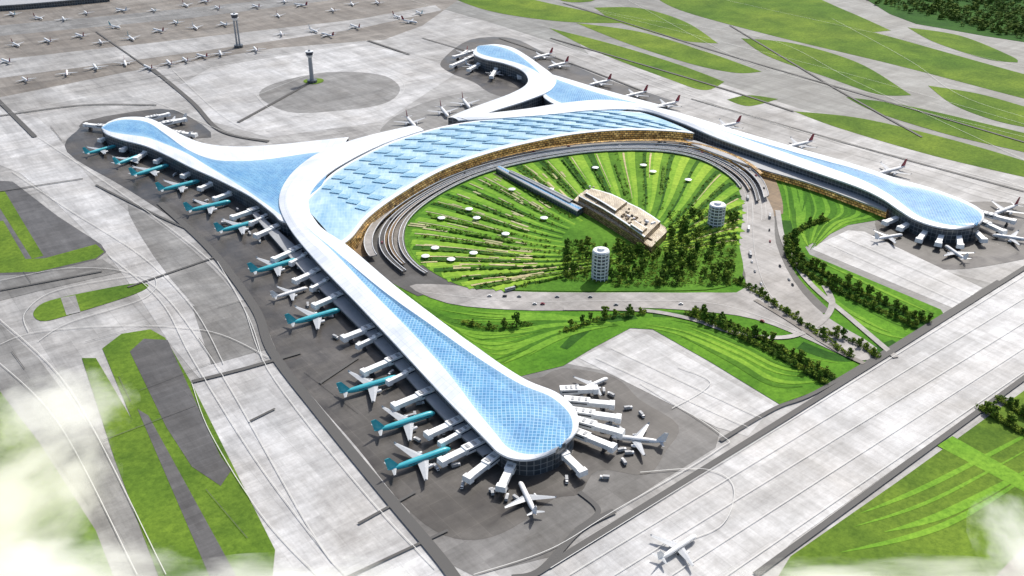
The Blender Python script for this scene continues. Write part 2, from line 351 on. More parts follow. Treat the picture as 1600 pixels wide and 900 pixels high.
annulus('forecourt',.72,.8,6,90,1.05,M_brown,'pale brown inner lane of the ring road')
annulus('verge',.93,1.02,8,100,1.1,M_gard,'green verge round the garden')
patch('road',[(640,448),(700,446),(800,456),(900,458),(1000,458),(1100,458),(1165,450),(1150,380),(1158,330),(1150,290),(1180,285),(1208,330),(1212,380),(1240,440),(1290,495),(1370,545),(1340,565),(1270,535),(1180,500),(1100,488),(1000,482),(900,486),(800,485),(700,475)],M_road,.8,'pale grey landside access road','road',3)
def roadline(px,w,mat,z,label='grey access road'):
    a=Acc(); strip(a,cr([S(*p) for p in px],10),w,z); o=obj('road',a.mesh('road',[mat])); tag(o,label,'road',kind='structure')
roadline([(1288,448),(1300,475),(1282,505),(1230,528),(1150,522),(1080,500),(1000,486),(880,484)],8,M_road,Z5+.3,'thin curved grey ramp road')
roadline([(1215,330),(1225,380),(1262,440),(1330,500),(1400,560)],8,M_road,Z5+.3)
roadline([(1180,470),(1230,500),(1300,545),(1350,570)],7,M_brown,Z5+.5)
# garden
GC=S(985,385)
gb=cr([S(*p) for p in I[:15]]+[S(1120,452),S(1000,456),S(880,456),S(780,454)],5,True)
ZG=1.4
structure('garden',[(p.x,p.y,ZG) for p in gb],[list(range(len(gb)))],M_gard,'green garden inside the ring road','garden')
def bound(ang):
    d=Vector((math.cos(ang),math.sin(ang),0)); best=200
    n=len(gb)
    for i in range(n):
        p,q=gb[i]-GC,gb[(i+1)%n]-GC; e=q-p; den=d.x*e.y-d.y*e.x
        if abs(den)<1e-9: continue
        t=(p.x*e.y-p.y*e.x)/den; s=(p.x*d.y-p.y*d.x)/den
        if t>0 and 0<=s<=1: best=t
    return best
def radial(ang,r0,r1,tw,n=15):
    out=[]
    for k in range(n):
        f=r0+(r1-r0)*k/(n-1); a=ang+tw*(f-1)*(f-1); b=bound(a)
        out.append(GC+Vector((math.cos(a),math.sin(a),0))*b*f)
    return out
pa,la,da,ma=Acc(),Acc(),Acc(),Acc()
NR=30; a0=math.radians(4); a1=math.radians(214)
hedges=[];shr=[]
def TW(u): return -1.0+2.3*u
for k in range(NR):
    ang=a0+(a1-a0)*k/(NR-1); step=(a1-a0)/(NR-1)
    tw=TW(k/NR)
    strip(ma,radial(ang+step*.2,.3,.985,tw),2,ZG+.05,0,R.uniform(20,30))
    strip(la,radial(ang,.3,.985,tw),3,ZG+.22,0,R.uniform(9,19))
    if R.random()<.85: strip(da,radial(ang+step*.5,.3,.985,tw),1.5,ZG+.4,0,R.uniform(5,14))
    if R.random()<.6: strip(pa,radial(ang+step*.28,.4+.3*R.random(),.97,tw),.6,ZG+.58,0,R.uniform(2,4.5))
    hedges.append((radial(ang+step*.72,.42,.96,tw),k))
    P=radial(ang+step*.5,.35,.97,tw,70)
    dens=R.uniform(.3,1.3)
    for p in P:
        for _ in range(2):
            if R.random()<dens*.5: shr.append(p+Vector((R.uniform(-4,4),R.uniform(-4,4),.6)))
for k in range(95):
    ang=R.uniform(math.radians(105),math.radians(212)); f=R.uniform(.45,.93); tw=TW((ang-a0)/(a1-a0))
    strip(pa,radial(ang,f,f+R.uniform(.03,.1),tw,6),R.uniform(1.5,5),ZG+.76,0,R.uniform(1.5,5))
o=obj('garden_path',pa.mesh('garden_path',[M_cream])); tag(o,'cream radial paths fanning through the garden','path',kind='structure')
for q,m,l in ((ma,M_band,'mid green radial lawn wedges in the garden'),(la,M_lime,'lime green radial lawn wedges in the garden'),(da,M_lawnd,'dark green radial planting strips in the garden')):
    o=obj('lawn_stripes',q.mesh('lawn_stripes',[m])); tag(o,l,'grass',kind='structure')
def hedge(P,w,h,label='clipped dark green garden hedge row'):
    V=[];n=len(P);prof=[(-.5,0),(-.45,.7),(-.2,1),(.2,1),(.45,.7),(.5,0)]
    for i,p in enumerate(P):
        d=P[min(i+1,n-1)]-P[max(i-1,0)];d.z=0;d.normalize();nn=Vector((-d.y,d.x,0))
        kk=R.choice((.25,.9,1.1,1.3))
        for a,b in prof:
            k=R.uniform(.7,1.25)*kk; V.append((p.x+nn.x*a*w*k,p.y+nn.y*a*w*k,b*h*R.uniform(.7,1.3)*kk+ZG))
    Fc=[[6*i+j,6*i+j+1,6*i+j+7,6*i+j+6] for i in range(n-1) for j in range(5)]+[[0,1,2,3,4,5],[6*(n-1)+j for j in range(5,-1,-1)]]
    o=obj('hedge',mesh('hedge',V,Fc,M_hedge)); tag(o,label,'hedge','radial garden hedges'); return o
for P,k in hedges:
    Q=cr(P,4)
    s=R.randint(0,14)
    if k>10 or k%3==0: hedge(Q[s:len(Q)-R.randint(0,14)],R.uniform(2.6,5),R.uniform(1.6,2.8))
# ---------------- markings
ml=Acc()
def mk(px,w=1.1,n=8,z=Z5+.55,acc=ml): strip(acc,cr([S(*p) for p in px],n),w,z)
for px in [
 [(890,900),(1600,467),(1700,400)],[(960,900),(1600,505),(1700,438)],[(1050,900),(1600,545)],[(1130,905),(1600,582)],
 [(860,890),(1600,432)],[(1000,740),(1100,735),(1145,760),(1130,820),(1060,850)],
 [(0,500),(110,610),(260,900)],[(-10,560),(90,660),(215,900)],[(0,540),(60,520),(200,510),(330,520),(420,560)],
 [(45,520),(40,490),(90,455),(220,432),(245,445),(220,470),(110,505),(60,535)],
 [(0,440),(120,420),(230,440),(330,560),(480,820),(540,900)],[(170,400),(250,470),(300,560),(400,720),(520,880)],
 [(20,270),(110,330),(220,400),(300,480),(350,570)],[(60,215),(200,310),(330,410),(385,490),(410,560)],
 [(340,410),(380,480),(420,580),(560,760),(680,890)],[(300,600),(330,680),(420,820),(560,960)],
 [(0,180),(200,150),(380,215),(540,208)],[(250,130),(400,100),(560,78),(690,95)],[(270,110),(360,190),(440,205),(600,195)],
 [(0,165),(300,110),(560,66),(700,50)],[(0,112),(300,72),(640,20)],[(0,52),(200,30),(420,8)],[(400,150),(520,108),(610,115),(630,145),(560,182),(440,178),(400,150)],
 [(860,62),(1080,150),(1280,215),(1600,310)],[(800,50),(1000,128),(1250,206),(1450,255),(1620,300)],[(640,0),(900,80),(1100,150)],
 [(1560,280),(1610,300),(1600,320),(1540,310),(1480,290)],
 [(930,560),(1170,670)],[(955,545),(1190,655)],[(1050,640),(1110,600),(1060,575)],[(1290,380),(1500,475)],[(1310,368),(1520,462)],
 [(740,900),(860,860),(960,800),(1120,705),(1125,680),(1000,600)],
 ]: mk(px,.75)
for px in [[(900,10),(1300,110),(1600,195)],[(1080,75),(1200,110),(1400,165),(1600,215)],[(1130,0),(1400,60),(1620,110)],[(860,0),(1000,30),(1200,62),(1340,130),(1620,260)],
 [(980,0),(1150,90),(1290,130),(1420,160)],[(1300,30),(1420,95),(1500,150),(1620,190)]]: mk(px,.6)
for f in (.3,.42,.68,.85): strip(ml,ring(f)[16:100],.5,Z5-.1)
for px in [[(660,458),(800,472),(950,472),(1100,474),(1200,500),(1300,545)],[(1175,320),(1180,400),(1210,470),(1300,530)]]: mk(px,.4)
o=obj('painted_marking',ml.mesh('painted_marking',[M_line])); tag(o,'white painted taxi guide lines on concrete','marking',kind='structure')
dl=Acc()
for px,w in [([(250,318),(330,392),(398,482),(425,550),(500,648),(600,770),(700,890),(740,960)],11),([(300,598),(380,578),(470,552)],6),([(-20,140),(55,215)],9),
 ([(238,108),(300,160),(345,205),(420,222)],9),([(575,64),(640,86)],7),([(845,893),(1120,722),(1600,420),(1700,355)],7),([(1180,900),(1600,592),(1700,520)],6),([(800,905),(845,893),(905,830),(960,800)],7),
 ([(0,182),(130,165),(245,165)],5),([(150,290),(240,335),(300,362)],4),([(905,770),(935,800),(900,830)],5),([(540,905),(700,830)],3),([(372,192),(430,160),(487,128)],7),([(0,455),(160,425)],4),  # strip ending at the control tower foot is its cast shadow, painted dark
 ([(500,600),(560,560)],4),([(345,400),(200,450)],4),([(780,60),(880,95),(1010,145)],5),([(1080,155),(1350,232),(1600,300)],4),([(660,60),(780,95)],4),([(150,50),(250,120)],4),
 ([(1125,690),(1210,640),(1290,606),(1480,490),(1560,440)],5),([(0,300),(130,280)],3),([(430,640),(390,660)],3),([(560,820),(650,770)],3),([(860,60),(1100,130),(1240,175)],6),
 ([(1140,40),(1290,130),(1440,215)],5),([(880,5),(1100,75),(1320,140),(1640,235)],5)]: strip(dl,cr([S(*p) for p in px],8),w,Z5+.3)
for k in range(26):
    x=R.uniform(0,620);y=R.uniform(140,880)
    if y<250+x*.9-120 and x>150: continue
    a=S(x,y);L_=R.uniform(40,110);an=AANG+R.choice((0,math.pi/2))+R.uniform(-.1,.1)
    strip(dl,[a,a+Vector((math.cos(an),math.sin(an),0))*L_],R.uniform(.4,.9),Z5+.3)
o=obj('dark_joint_shadow_line',dl.mesh('dark_joint_shadow_line',[M_dline])); tag(o,'dark asphalt joints, tyre darkened strips and painted control tower shadow','marking',kind='structure')
# ---------------- terminal
term=bpy.data.objects.new('passenger_terminal',None); COL.objects.link(term); term.location=S(800,300)
tag(term,'sweeping white and blue terminal with curved ribbon roofs','airport terminal')
TINV=Matrix.Translation(-term.location)
def tpart(name,me,parent=None,label=None,base=None):
    me.transform(TINV if base is None else base); o=obj(name,me,parent or term)
    if label:o['label']=label
    return o
def loft(st,h,crown,glassmat,roofmat,wallmat,wallR=None,g=None,n=6,caps=(0,1),root=None,inv=None,ins=3.0,fas=2.2,names=('roof','skylight','facade_wall'),dish=0,tk=.8):
    G=g or [(.5,.5)]*len(st)
    hh=h if isinstance(h,list) else [h]*len(st)
    D=[list(S(*l,z))+list(S(*r,z))+[a,b] for (l,r),(a,b),z in zip(st,G,hh)]
    out=[]
    Nn=len(D)
    for i in range(Nn-1):
        A=D[max(i-1,0)];B=D[i];C=D[i+1];E=D[min(i+2,Nn-1)]
        for k in range(n):
            t=k/n; out.append([.5*(2*B[j]+(C[j]-A[j])*t+(2*A[j]-5*B[j]+4*C[j]-E[j])*t*t+(3*B[j]-A[j]-3*C[j]+E[j])*t**3) for j in range(8)])
    out.append(D[-1])
    split=all(b-a>.08 for a,b in G)
    rf,sk_,wl,rf2=Acc(),Acc(),Acc(),Acc()
    if not split: rf2=rf
    K=12; secs=[];cum=0;prev=None
    for d in out:
        L=Vector(d[0:3]);Rr=Vector(d[3:6]);a=min(max(d[6],.03),.97);b=min(max(d[7],a),.97)
        ss=[0,a*.5,a]+[a+(b-a)*k/K for k in range(1,K)]+[b,(1+b)/2,1]
        mid=(L+Rr)/2
        if prev is not None: cum+=(mid-prev).length
        prev=mid; W=(Rr-L).length
        cw=min(crown,W*.12)
        pts=[];tn=[]
        for s in ss:
            p=L.lerp(Rr,s); p.z+=cw*(1-(2*s-1)**2)
            q=(s-a)/max(b-a,.001)
            if dish and b-a>.1 and a<s<b: p.z-=dish*min(1,math.sin(math.pi*q)*2.2)*min(1,(b-a)/.3)
            t=abs(2*min(max(q,0),1)-1)**2.6*tk
            nar=max(0,min(1,(.4-(b-a))/.35))
            tn.append(min(1,t+nar*.8*tk))
            pts.append(p)
        secs.append((pts,[(s-.5)*W for s in ss],cum,L,Rr,b-a,tn))
    m=len(secs[0][0])
    for i in range(len(secs)-1):
        A=secs[i];B=secs[i+1]
        for j in range(m-1):
            isg=2<=j<2+K
            q=[A[0][j],A[0][j+1],B[0][j+1],B[0][j]]
            if (q[0]-q[1]).length<.01 and (q[2]-q[3]).length<.01: continue
            U=[(A[2],A[1][j]),(A[2],A[1][j+1]),(B[2],B[1][j+1]),(B[2],B[1][j])]
            (sk_ if isg else (rf if j<2 else rf2)).add(q,[[0,1,2,3]],0,U,[A[6][j],A[6][j+1],B[6][j+1],B[6][j]])
    def wallline(pl,inn,mi,rfa):
        c=0
        for i in range(len(pl)-1):
            p,q,pi,qi=pl[i],pl[i+1],inn[i],inn[i+1]
            l=(q-p).length
            dz=Vector((0,0,fas))
            rfa.add([p,q,q-dz,p-dz],[[0,1,2,3]],0,[(c,0),(c+l,0),(c+l,1),(c,1)])
            rfa.add([p-dz,q-dz,qi-dz,pi-dz],[[0,1,2,3]],0,[(c,0),(c+l,0),(c+l,1),(c,1)])
            a_=Vector((pi.x,pi.y,pi.z-fas+.3));b_=Vector((qi.x,qi.y,qi.z-fas+.3))
            a0_=Vector((pi.x,pi.y,0));b0_=Vector((qi.x,qi.y,0))
            wl.add([a0_,b0_,b_,a_],[[0,1,2,3]],mi,[(c,0),(c+l,0),(c+l,b_.z),(c,a_.z)])
            c+=l
    Ls=[s[3] for s in secs];Rs=[s[4] for s in secs]
    def iv(x,y):
        d=(y-x); l=d.length; k=min(ins,l*.35); return x+d*(k/max(l,.01))
    Li=[iv(l,r) for l,r in zip(Ls,Rs)];Ri=[iv(r,l) for l,r in zip(Ls,Rs)]
    wallline(Ls,Li,0,rf);wallline(Rs,Ri,1 if wallR else 0,rf2)
    for c in caps:
        idx=0 if c==0 else -1
        pts=secs[idx][0]
        for j in range(m-1):
            p,q=pts[j],pts[j+1]
            wl.add([(p.x,p.y,0),(q.x,q.y,0),(q.x,q.y,q.z-.3),(p.x,p.y,p.z-.3)],[[0,1,2,3]],0,[(j*4,0),(j*4+4,0),(j*4+4,q.z),(j*4,p.z)])
    iv_=TINV if inv is None else inv; rt=root or term
    tpart(names[0],rf.mesh(names[0],[roofmat],True),rt,base=iv_)
    if split: tpart(names[0],rf2.mesh(names[0],[roofmat],True),rt,base=iv_)
    if sk_.F: tpart(names[1],sk_.mesh(names[1],[glassmat],True,True),rt,base=iv_)
    tpart(names[2],wl.mesh(names[2],[wallmat]+([wallR] if wallR else [])),rt,base=iv_)
    return secs
cst=[((470,318),(530,385)),((490,300),(550,370)),((520,270),(577,338)),((565,243),(625,303)),((610,222),(690,266)),((662,205),(760,240)),((720,192),(830,222)),((790,184),(900,209)),((860,177),(970,203)),((930,172),(1040,204)),((1000,175),(1085,208))]
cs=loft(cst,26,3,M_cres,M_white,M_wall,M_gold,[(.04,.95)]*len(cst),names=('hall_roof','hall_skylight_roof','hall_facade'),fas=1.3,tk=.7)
R1=[((640,197),(662,203)),((590,208),(640,210)),((540,222),(600,224)),((490,243),(552,247)),((452,275),(508,275)),((436,312),(482,310)),((450,352),(497,350)),((492,405),(545,385)),((556,472),(618,447)),((620,540),(690,502)),((680,605),(758,552)),((728,655),(820,592)),((760,688),(868,612)),((778,706),(893,632)),((800,716),(903,650)),((826,718),(903,668)),((850,712),(895,682)),((868,704),(884,692))]
h1=[28]*9+[27,26,25,24,23,23,23,23,23]
g1=[(.5,.5)]*7+[(.5,.56),(.42,.64),(.36,.76),(.28,.83),(.17,.87),(.12,.89),(.1,.9),(.1,.9),(.12,.88),(.16,.84),(.35,.65)]
loft(R1,h1,4,M_glass,M_roof,M_wall,None,g1,names=('pier_roof','pier_skylight','pier_facade'),ins=6,dish=3,n=8)
W1=[((158,200),(160,204)),((170,190),(168,210)),((195,183),(190,218)),((230,184),(228,228)),((258,196),(262,243)),((285,211),(300,262)),((320,224),(340,280)),((370,229),(390,306)),((430,226),(425,332)),((490,220),(440,345)),((545,214),(470,350))]
g2=[(.4,.6),(.2,.8),(.15,.8),(.2,.75),(.35,.7),(.5,.65),(.5,.8),(.35,.93),(.25,.95),(.2,.95),(.2,.95)]
loft(W1,25,3,M_glass,M_roof,M_wall,None,g2,caps=(0,),names=('wing_roof','wing_skylight','wing_facade'),ins=5,dish=1.5)
R2=[((700,184),(716,188)),((760,177),(790,184)),((820,170),(855,179)),((885,160),(925,172)),((950,156),(1000,172)),((1020,166),(1060,190)),((1085,183),(1120,215)),((1160,206),(1190,240)),((1250,232),(1262,265)),((1340,258),(1340,292)),((1400,278),(1378,310)),((1450,292),(1402,326)),((1495,308),(1428,342)),((1525,322),(1460,353)),((1537,333),(1490,357)),((1536,343),(1512,355)),((1530,350),(1522,353))]
g3=[(.5,.5)]*7+[(.45,.55),(.4,.62),(.3,.7),(.25,.78),(.15,.85),(.1,.9),(.1,.9),(.1,.9),(.12,.88),(.3,.7)]
loft(R2,[28]*10+[27,26,25,25,25,25,25],4,M_glass,M_roof,M_wall,None,g3,names=('pier_roof','pier_skylight','pier_facade'),ins=5,dish=2)
W2=[((742,77),(752,71)),((740,84),(775,69)),((757,92),(800,74)),((785,98),(822,86)),((812,108),(846,103)),((824,120),(864,117)),((822,132),(869,128)),((800,145),(858,142)),((760,160),(825,156)),((722,174),(775,172)),((700,184),(730,187))]
g4=[(.3,.7),(.15,.8),(.15,.8),(.2,.75),(.35,.6)]+[(.5,.5)]*6
loft(W2,28.5,3,M_glass,M_roof,M_wall,None,g4,names=('wing_roof','wing_skylight','wing_facade'))
W3=[((862,116),(850,142)),((890,124),(850,152)),((930,136),(870,164)),((980,150),(900,172)),((1040,166),(950,176))]
loft(W3,25.5,2,M_glass,M_roof,M_wall,None,[(.2,.9)]*5,caps=(1,),names=('wing_roof','wing_skylight','wing_facade'))
def secpt(sec,s,dz=0):
    L,Rr=sec[3],sec[4]; W=(Rr-L).length; p=L.lerp(Rr,s); p.z+=min(3,W*.12)*(1-(2*s-1)**2)+dz; return p
ns=len(cs)
def csp(j,s,dz=0):
    j=min(max(j,0),ns-1.001); j0=int(j); return secpt(cs[j0],s,dz).lerp(secpt(cs[j0+1],s,dz),j-j0)
for i in range(8,ns-6,3):   # slanted raised sawtooth skylights in staggered rows
    for s0 in (.08,.25,.42,.59,.76):
        jj=i+(s0-.1)*4
        lw=1.15
        p0,p1,q0,q1=csp(jj,s0),csp(jj+1.4,s0+.15),csp(jj+lw,s0),csp(jj+1.4+lw,s0+.15)
        up=Vector((0,0,1.6)); z=Vector((0,0,.1))
        V=[p0-z,p1-z,q1-z,q0-z,p0+up,p1+up,q1+z,q0+z]
        me=mesh('roof_monitor',V,[[3,2,1,0],[4,5,6,7],[0,1,5,4],[1,2,6,5],[2,3,7,6],[3,0,4,7]],[M_mon],uv=[(v.x,v.y) for v in V])
        tpart('roof_monitor',me)
POD=[((560,420),(600,445)),((640,478),(690,520)),((720,525),(780,580)),((770,560),(815,596))]
loft(POD,12,1,M_white,M_grey,M_wall,None,None,names=('podium_roof','podium_skylight','podium_wall'))
POD2=[((1060,212),(1080,225)),((1150,238),(1170,258)),((1260,270),(1262,285)),((1350,300),(1345,315)),((1390,318),(1385,330))]
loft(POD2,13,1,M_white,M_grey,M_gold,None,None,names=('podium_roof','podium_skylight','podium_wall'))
POD3=[((395,335),(400,330)),((470,420),(490,410)),((590,540),(610,530)),((700,660),(730,650)),((755,712),(790,700))]
loft(POD3,9,.5,M_white,M_grey,M_wall,None,None,names=('podium_roof','podium_skylight','podium_wall'))
cano=ring(-.02,14)[20:88];canob=ring(.07,14)[20:88]
ca=Acc();V=[]
for p,q in zip(cano,canob): V+=[p,q,q-Vector((0,0,.8)),p-Vector((0,0,.8))]
ca.add(V,[[4*i+j,4*i+(j+1)%4,4*i+4+(j+1)%4,4*i+4+j] for i in range(len(cano)-1) for j in range(4)])
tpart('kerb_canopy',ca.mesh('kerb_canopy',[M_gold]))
def viaduct(f0,f1,h,i0,i1,mat,label):
    a,b=ring(f0,h),ring(f1,h); a=a[i0:i1];b=b[i0:i1]
    root=bpy.data.objects.new('elevated_road',None);COL.objects.link(root);root.location=(a[0].x,a[0].y,0);tag(root,label,'elevated road')
    inv=Matrix.Translation(-root.location)
    d=Acc();V=[]
    for p,q in zip(a,b): V+=[p,q,q-Vector((0,0,1.6)),p-Vector((0,0,1.6))]
    Fc=[]
    for i in range(len(a)-1):
        for j in range(4): Fc.append([4*i+j,4*i+(j+1)%4,4*i+4+(j+1)%4,4*i+4+j])
    Fc+=[[0,1,2,3],[4*len(a)-1,4*len(a)-2,4*len(a)-3,4*len(a)-4]]
    d.add(V,Fc); tpart('deck',d.mesh('deck',[mat]),root,base=inv)
    for line in (a,b):
        w=Acc();V=[]
        for p in line:
            n_=(p-GC);n_.z=0;n_.normalize();n_*=.35
            V+=[p-n_+Vector((0,0,.02)),p+n_+Vector((0,0,.02)),p+n_+Vector((0,0,1.2)),p-n_+Vector((0,0,1.2))]
        Fc=[]
        for i in range(len(line)-1):
            for j in range(4): Fc.append([4*i+j,4*i+(j+1)%4,4*i+4+(j+1)%4,4*i+4+j])
        w.add(V,Fc);tpart('parapet',w.mesh('parapet',[M_white]),root,base=inv)
    pm=Acc();pm.cyl((0,0,0),1.2,1.2,h-1.6,10);pmm=pm.mesh('pier_column',[M_grey])
    for i in range(2,len(a)-1,5):
        c=(a[i]+b[i])/2; o=obj('column',pmm,root); o.location=(c.x-root.location.x,c.y-root.location.y,.0)
viaduct(.14,.3,9,14,94,M_road,'upper departures viaduct with white parapets')
viaduct(.44,.54,6,8,94,M_asph,'lower curved viaduct with white parapets')
viaduct(.62,.69,5,10,90,M_fore,'brown curved ramp with white parapets')
viaduct(.82,.9,4,6,88,M_brown,'low inner ramp with white parapets')
# ---------------- transport centre
tc=bpy.data.objects.new('transport_centre',None);COL.objects.link(tc);tc.location=S(970,350);tag(tc,'angular beige and bronze glazed transport building in the garden','building')
TI=Matrix.Translation(-tc.location)
loft([((896,313),(908,301)),((936,336),(960,315)),((975,360),(1004,332)),((1011,383),(1040,355)),((1018,386),(1040,364))],13,.4,M_goldroof,M_bronze,M_bronze,None,[(.04,.96)]*5,root=tc,inv=TI,names=('roof','terrace_roof','bronze_wall'),n=2,ins=1,fas=1)
loft([((904,306),(916,296)),((942,326),(962,309)),((975,347),(1000,325)),((1007,370),(1032,346))],22,.4,M_goldroof,M_white,M_bronze,None,[(.05,.95)]*4,root=tc,inv=TI,names=('roof','terrace_roof','bronze_wall'),n=2,ins=1.5,fas=1)
loft([((915,301),(924,294)),((940,315),(956,303)),((962,329),(980,315))],27,.4,M_goldroof,M_white,M_bronze,None,[(.08,.92)]*3,root=tc,inv=TI,names=('roof','terrace_roof','bronze_wall'),n=2,ins=1.5,fas=1)
loft([((985,350),(992,344)),((1004,362),(1011,356))],26,.4,M_goldroof,M_white,M_bronze,None,[(.1,.9)]*2,root=tc,inv=TI,names=('roof','terrace_roof','bronze_wall'),n=2,ins=1,fas=1)
for k in range(64):
    u=R.random();v=R.uniform(.08,.92);hz=R.choice((13.6,22.6,22.6))
    px=(903+u*110+v*22) if hz<20 else (908+u*100+v*21); py=(314+u*66-v*22) if hz<20 else (304+u*62-v*18)
    p=S(px,py,hz)-tc.location;a=Acc(); a.box((0,0,.8),(R.uniform(2,9),R.uniform(1.5,4),R.uniform(1.2,3.5)),0,2.2+R.choice((0,1.571)),.85); o=obj('roof_plant',a.mesh('roof_plant',[R.choice((M_bronze,M_bronze,M_white,M_dgrey,M_goldroof))]),tc);o.location=p
loft([((775,262),(782,259)),((820,287),(828,283)),((870,313),(878,309)),((902,330),(912,324))],11,1,M_glass,M_grey,M_wall,None,[(.3,.7)]*4,root=tc,inv=TI,names=('link_roof','link_skylight','link_wall'),ins=1)
loft([((795,268),(799,266)),((840,290),(845,287)),((890,316),(896,312))],14,1,M_wall,M_grey,M_wall,None,[(.3,.7)]*3,root=tc,inv=TI,names=('link_roof','link_skylight','link_wall'),ins=1)
def round_tower(px,py,r,h,label):
    b=S(px,py);root=bpy.data.objects.new('round_tower',None);COL.objects.link(root);root.location=b;tag(root,label,'tower')
    a=Acc();a.cyl((0,0,0),r*.92,r*.92,h,32);obj('glazed_core',a.mesh('c',[M_wall]),root)
    for k in range(1,int(h/5)+1):
        a=Acc();a.cyl((0,0,k*5-1.2),r,r,1.6,32);obj('floor_ring',a.mesh('r',[M_white]),root)
    for k in range(12):
        a=Acc();t=k*math.pi/6;a.box((r*math.cos(t),r*math.sin(t),h/2),(1.2,1.0,h),0,t);obj('fin',a.mesh('f',[M_white]),root)
    a=Acc();a.cyl((0,0,h),r*1.05,r*.95,2,32);a.cyl((0,0,h+2),r*.5,r*.4,3,20);obj('roof_cap',a.mesh('k',[M_white]),root)
round_tower(937,436,11,42,'white banded round tower in the garden')
round_tower(1118,352,12,33,'white banded round ventilation tower by the trees')
cm=Acc()
for k in range(16):
    a0_=k*math.pi/8;a1_=(k+1)*math.pi/8
    cm.add([(0,0,5.6),(6*math.cos(a0_),6*math.sin(a0_),4),(6*math.cos(a1_),6*math.sin(a1_),4)],[[0,1,2]])
cmm=cm.mesh('canopy',[M_white]);pp=Acc();pp.cyl((0,0,0),.3,.25,4.9,8);ppm=pp.mesh('post',[M_grey])
for x,y in [(680,392),(705,410),(740,400),(733,331),(745,345),(690,345),(665,405),(800,300),(930,266),(860,300),(1005,262),(1020,272),(790,370),(850,345),(1075,285)]:
    root=bpy.data.objects.new('pavilion',None);COL.objects.link(root);root.location=S(x,y)+Vector((0,0,ZG));tag(root,'small white round garden canopy on a post','pavilion','white garden canopies')
    obj('canopy',cmm,root);obj('post',ppm,root)
def ctower(px,py,h,label,twin=False):
    root=bpy.data.objects.new('control_tower',None);COL.objects.link(root);root.location=S(px,py);tag(root,label,'tower')
    a=Acc()
    for x in ((-3.5,3.5) if twin else (0,)): a.cyl((x,0,0),5 if not twin else 2.4,4.2 if not twin else 2.2,h*.78,16)
    obj('shaft',a.mesh('shaft',[M_grey]),root)
    a=Acc();a.cyl((0,0,h*.76),4.5,9,h*.08,20);a.cyl((0,0,h*.93),9.3,9.3,1.4,20);obj('cab_deck',a.mesh('d',[M_white]),root)
    a=Acc();a.cyl((0,0,h*.84),7.5,8.9,h*.09,20);obj('cab_window',a.mesh('w',[M_win]),root)
    a=Acc();a.cyl((0,0,h*.93+1.4),3,2.5,3,12);a.cyl((0,0,h*.93+4.4),.3,.2,8,6);obj('antenna_mast',a.mesh('m',[M_grey]),root)
    a=Acc();a.cyl((0,0,.5),11,11,6,20);obj('base_building',a.mesh('b',[M_wall]),root)
ctower(488,129,74,'tall grey control tower on a green base')
ctower(373,74,88,'slim twin shaft ramp control tower',True)
gr([(474,128),(480,124),(500,123),(506,126),(501,130),(485,132)],4,Z4,None,'green lawn round the control tower')
fc=bpy.data.objects.new('concourse_building',None);COL.objects.link(fc);fc.location=S(60,8);tag(fc,'long dark low concourse with glazed front','building')
FI=Matrix.Translation(-fc.location)
loft([((-120,-4),(-110,14)),((0,-14),(8,8)),((80,-22),(85,2)),((170,-30),(170,-6))],16,2,M_wall,M_grey,M_wall,None,None,root=fc,inv=FI,names=('roof','skylight','facade_wall'))
# ---------------- aircraft
def fuselage(a,L=60,r=3.1,mi=0):
    st=[(0,.05,-.6),(.01,.35,-.5),(.035,.68,-.3),(.07,.9,-.12),(.12,1,0),(.35,1,0),(.66,1,0),(.78,.85,.25),(.88,.58,.65),(.96,.28,1.05),(1,.1,1.25)]
    n=16;V=[];
    for f,rr,dz in st:
        for i in range(n):
            t=2*math.pi*i/n; V.append((L/2-f*L,math.cos(t)*rr*r,math.sin(t)*rr*r+dz+5))
    Fc=[[k*n+i,k*n+(i+1)%n,(k+1)*n+(i+1)%n,(k+1)*n+i] for k in range(len(st)-1) for i in range(n)]+[list(range(n)),[ (len(st)-1)*n+i for i in range(n-1,-1,-1)]]
    a.add(V,Fc,mi)
def wingm(a,x0,c0,x1,c1,span,z0,z1,th,side,y0=1.5,mi=0):
    V=[]
    for x,c,y,z,t in ((x0,c0,y0,z0,th),(x1,c1,span,z1,th*.35)):
        V+=[(x,side*y,z),(x-c*.4,side*y,z+t/2),(x-c,side*y,z),(x-c*.4,side*y,z-t/2)]
    a.add(V,[[0,1,5,4],[1,2,6,5],[2,3,7,6],[3,0,4,7],[0,3,2,1],[4,5,6,7]],mi)
def fin(a,mi=0):
    V=[]
    for x,c,z,t in ((-19,11,7,1.1),(-27.5,5,18,.5)):
        V+=[(x,0,z),(x-c*.4,t/2,z),(x-c,0,z),(x-c*.4,-t/2,z)]
    a.add(V,[[0,1,5,4],[1,2,6,5],[2,3,7,6],[3,0,4,7],[0,3,2,1],[4,5,6,7]],mi)
PM={}
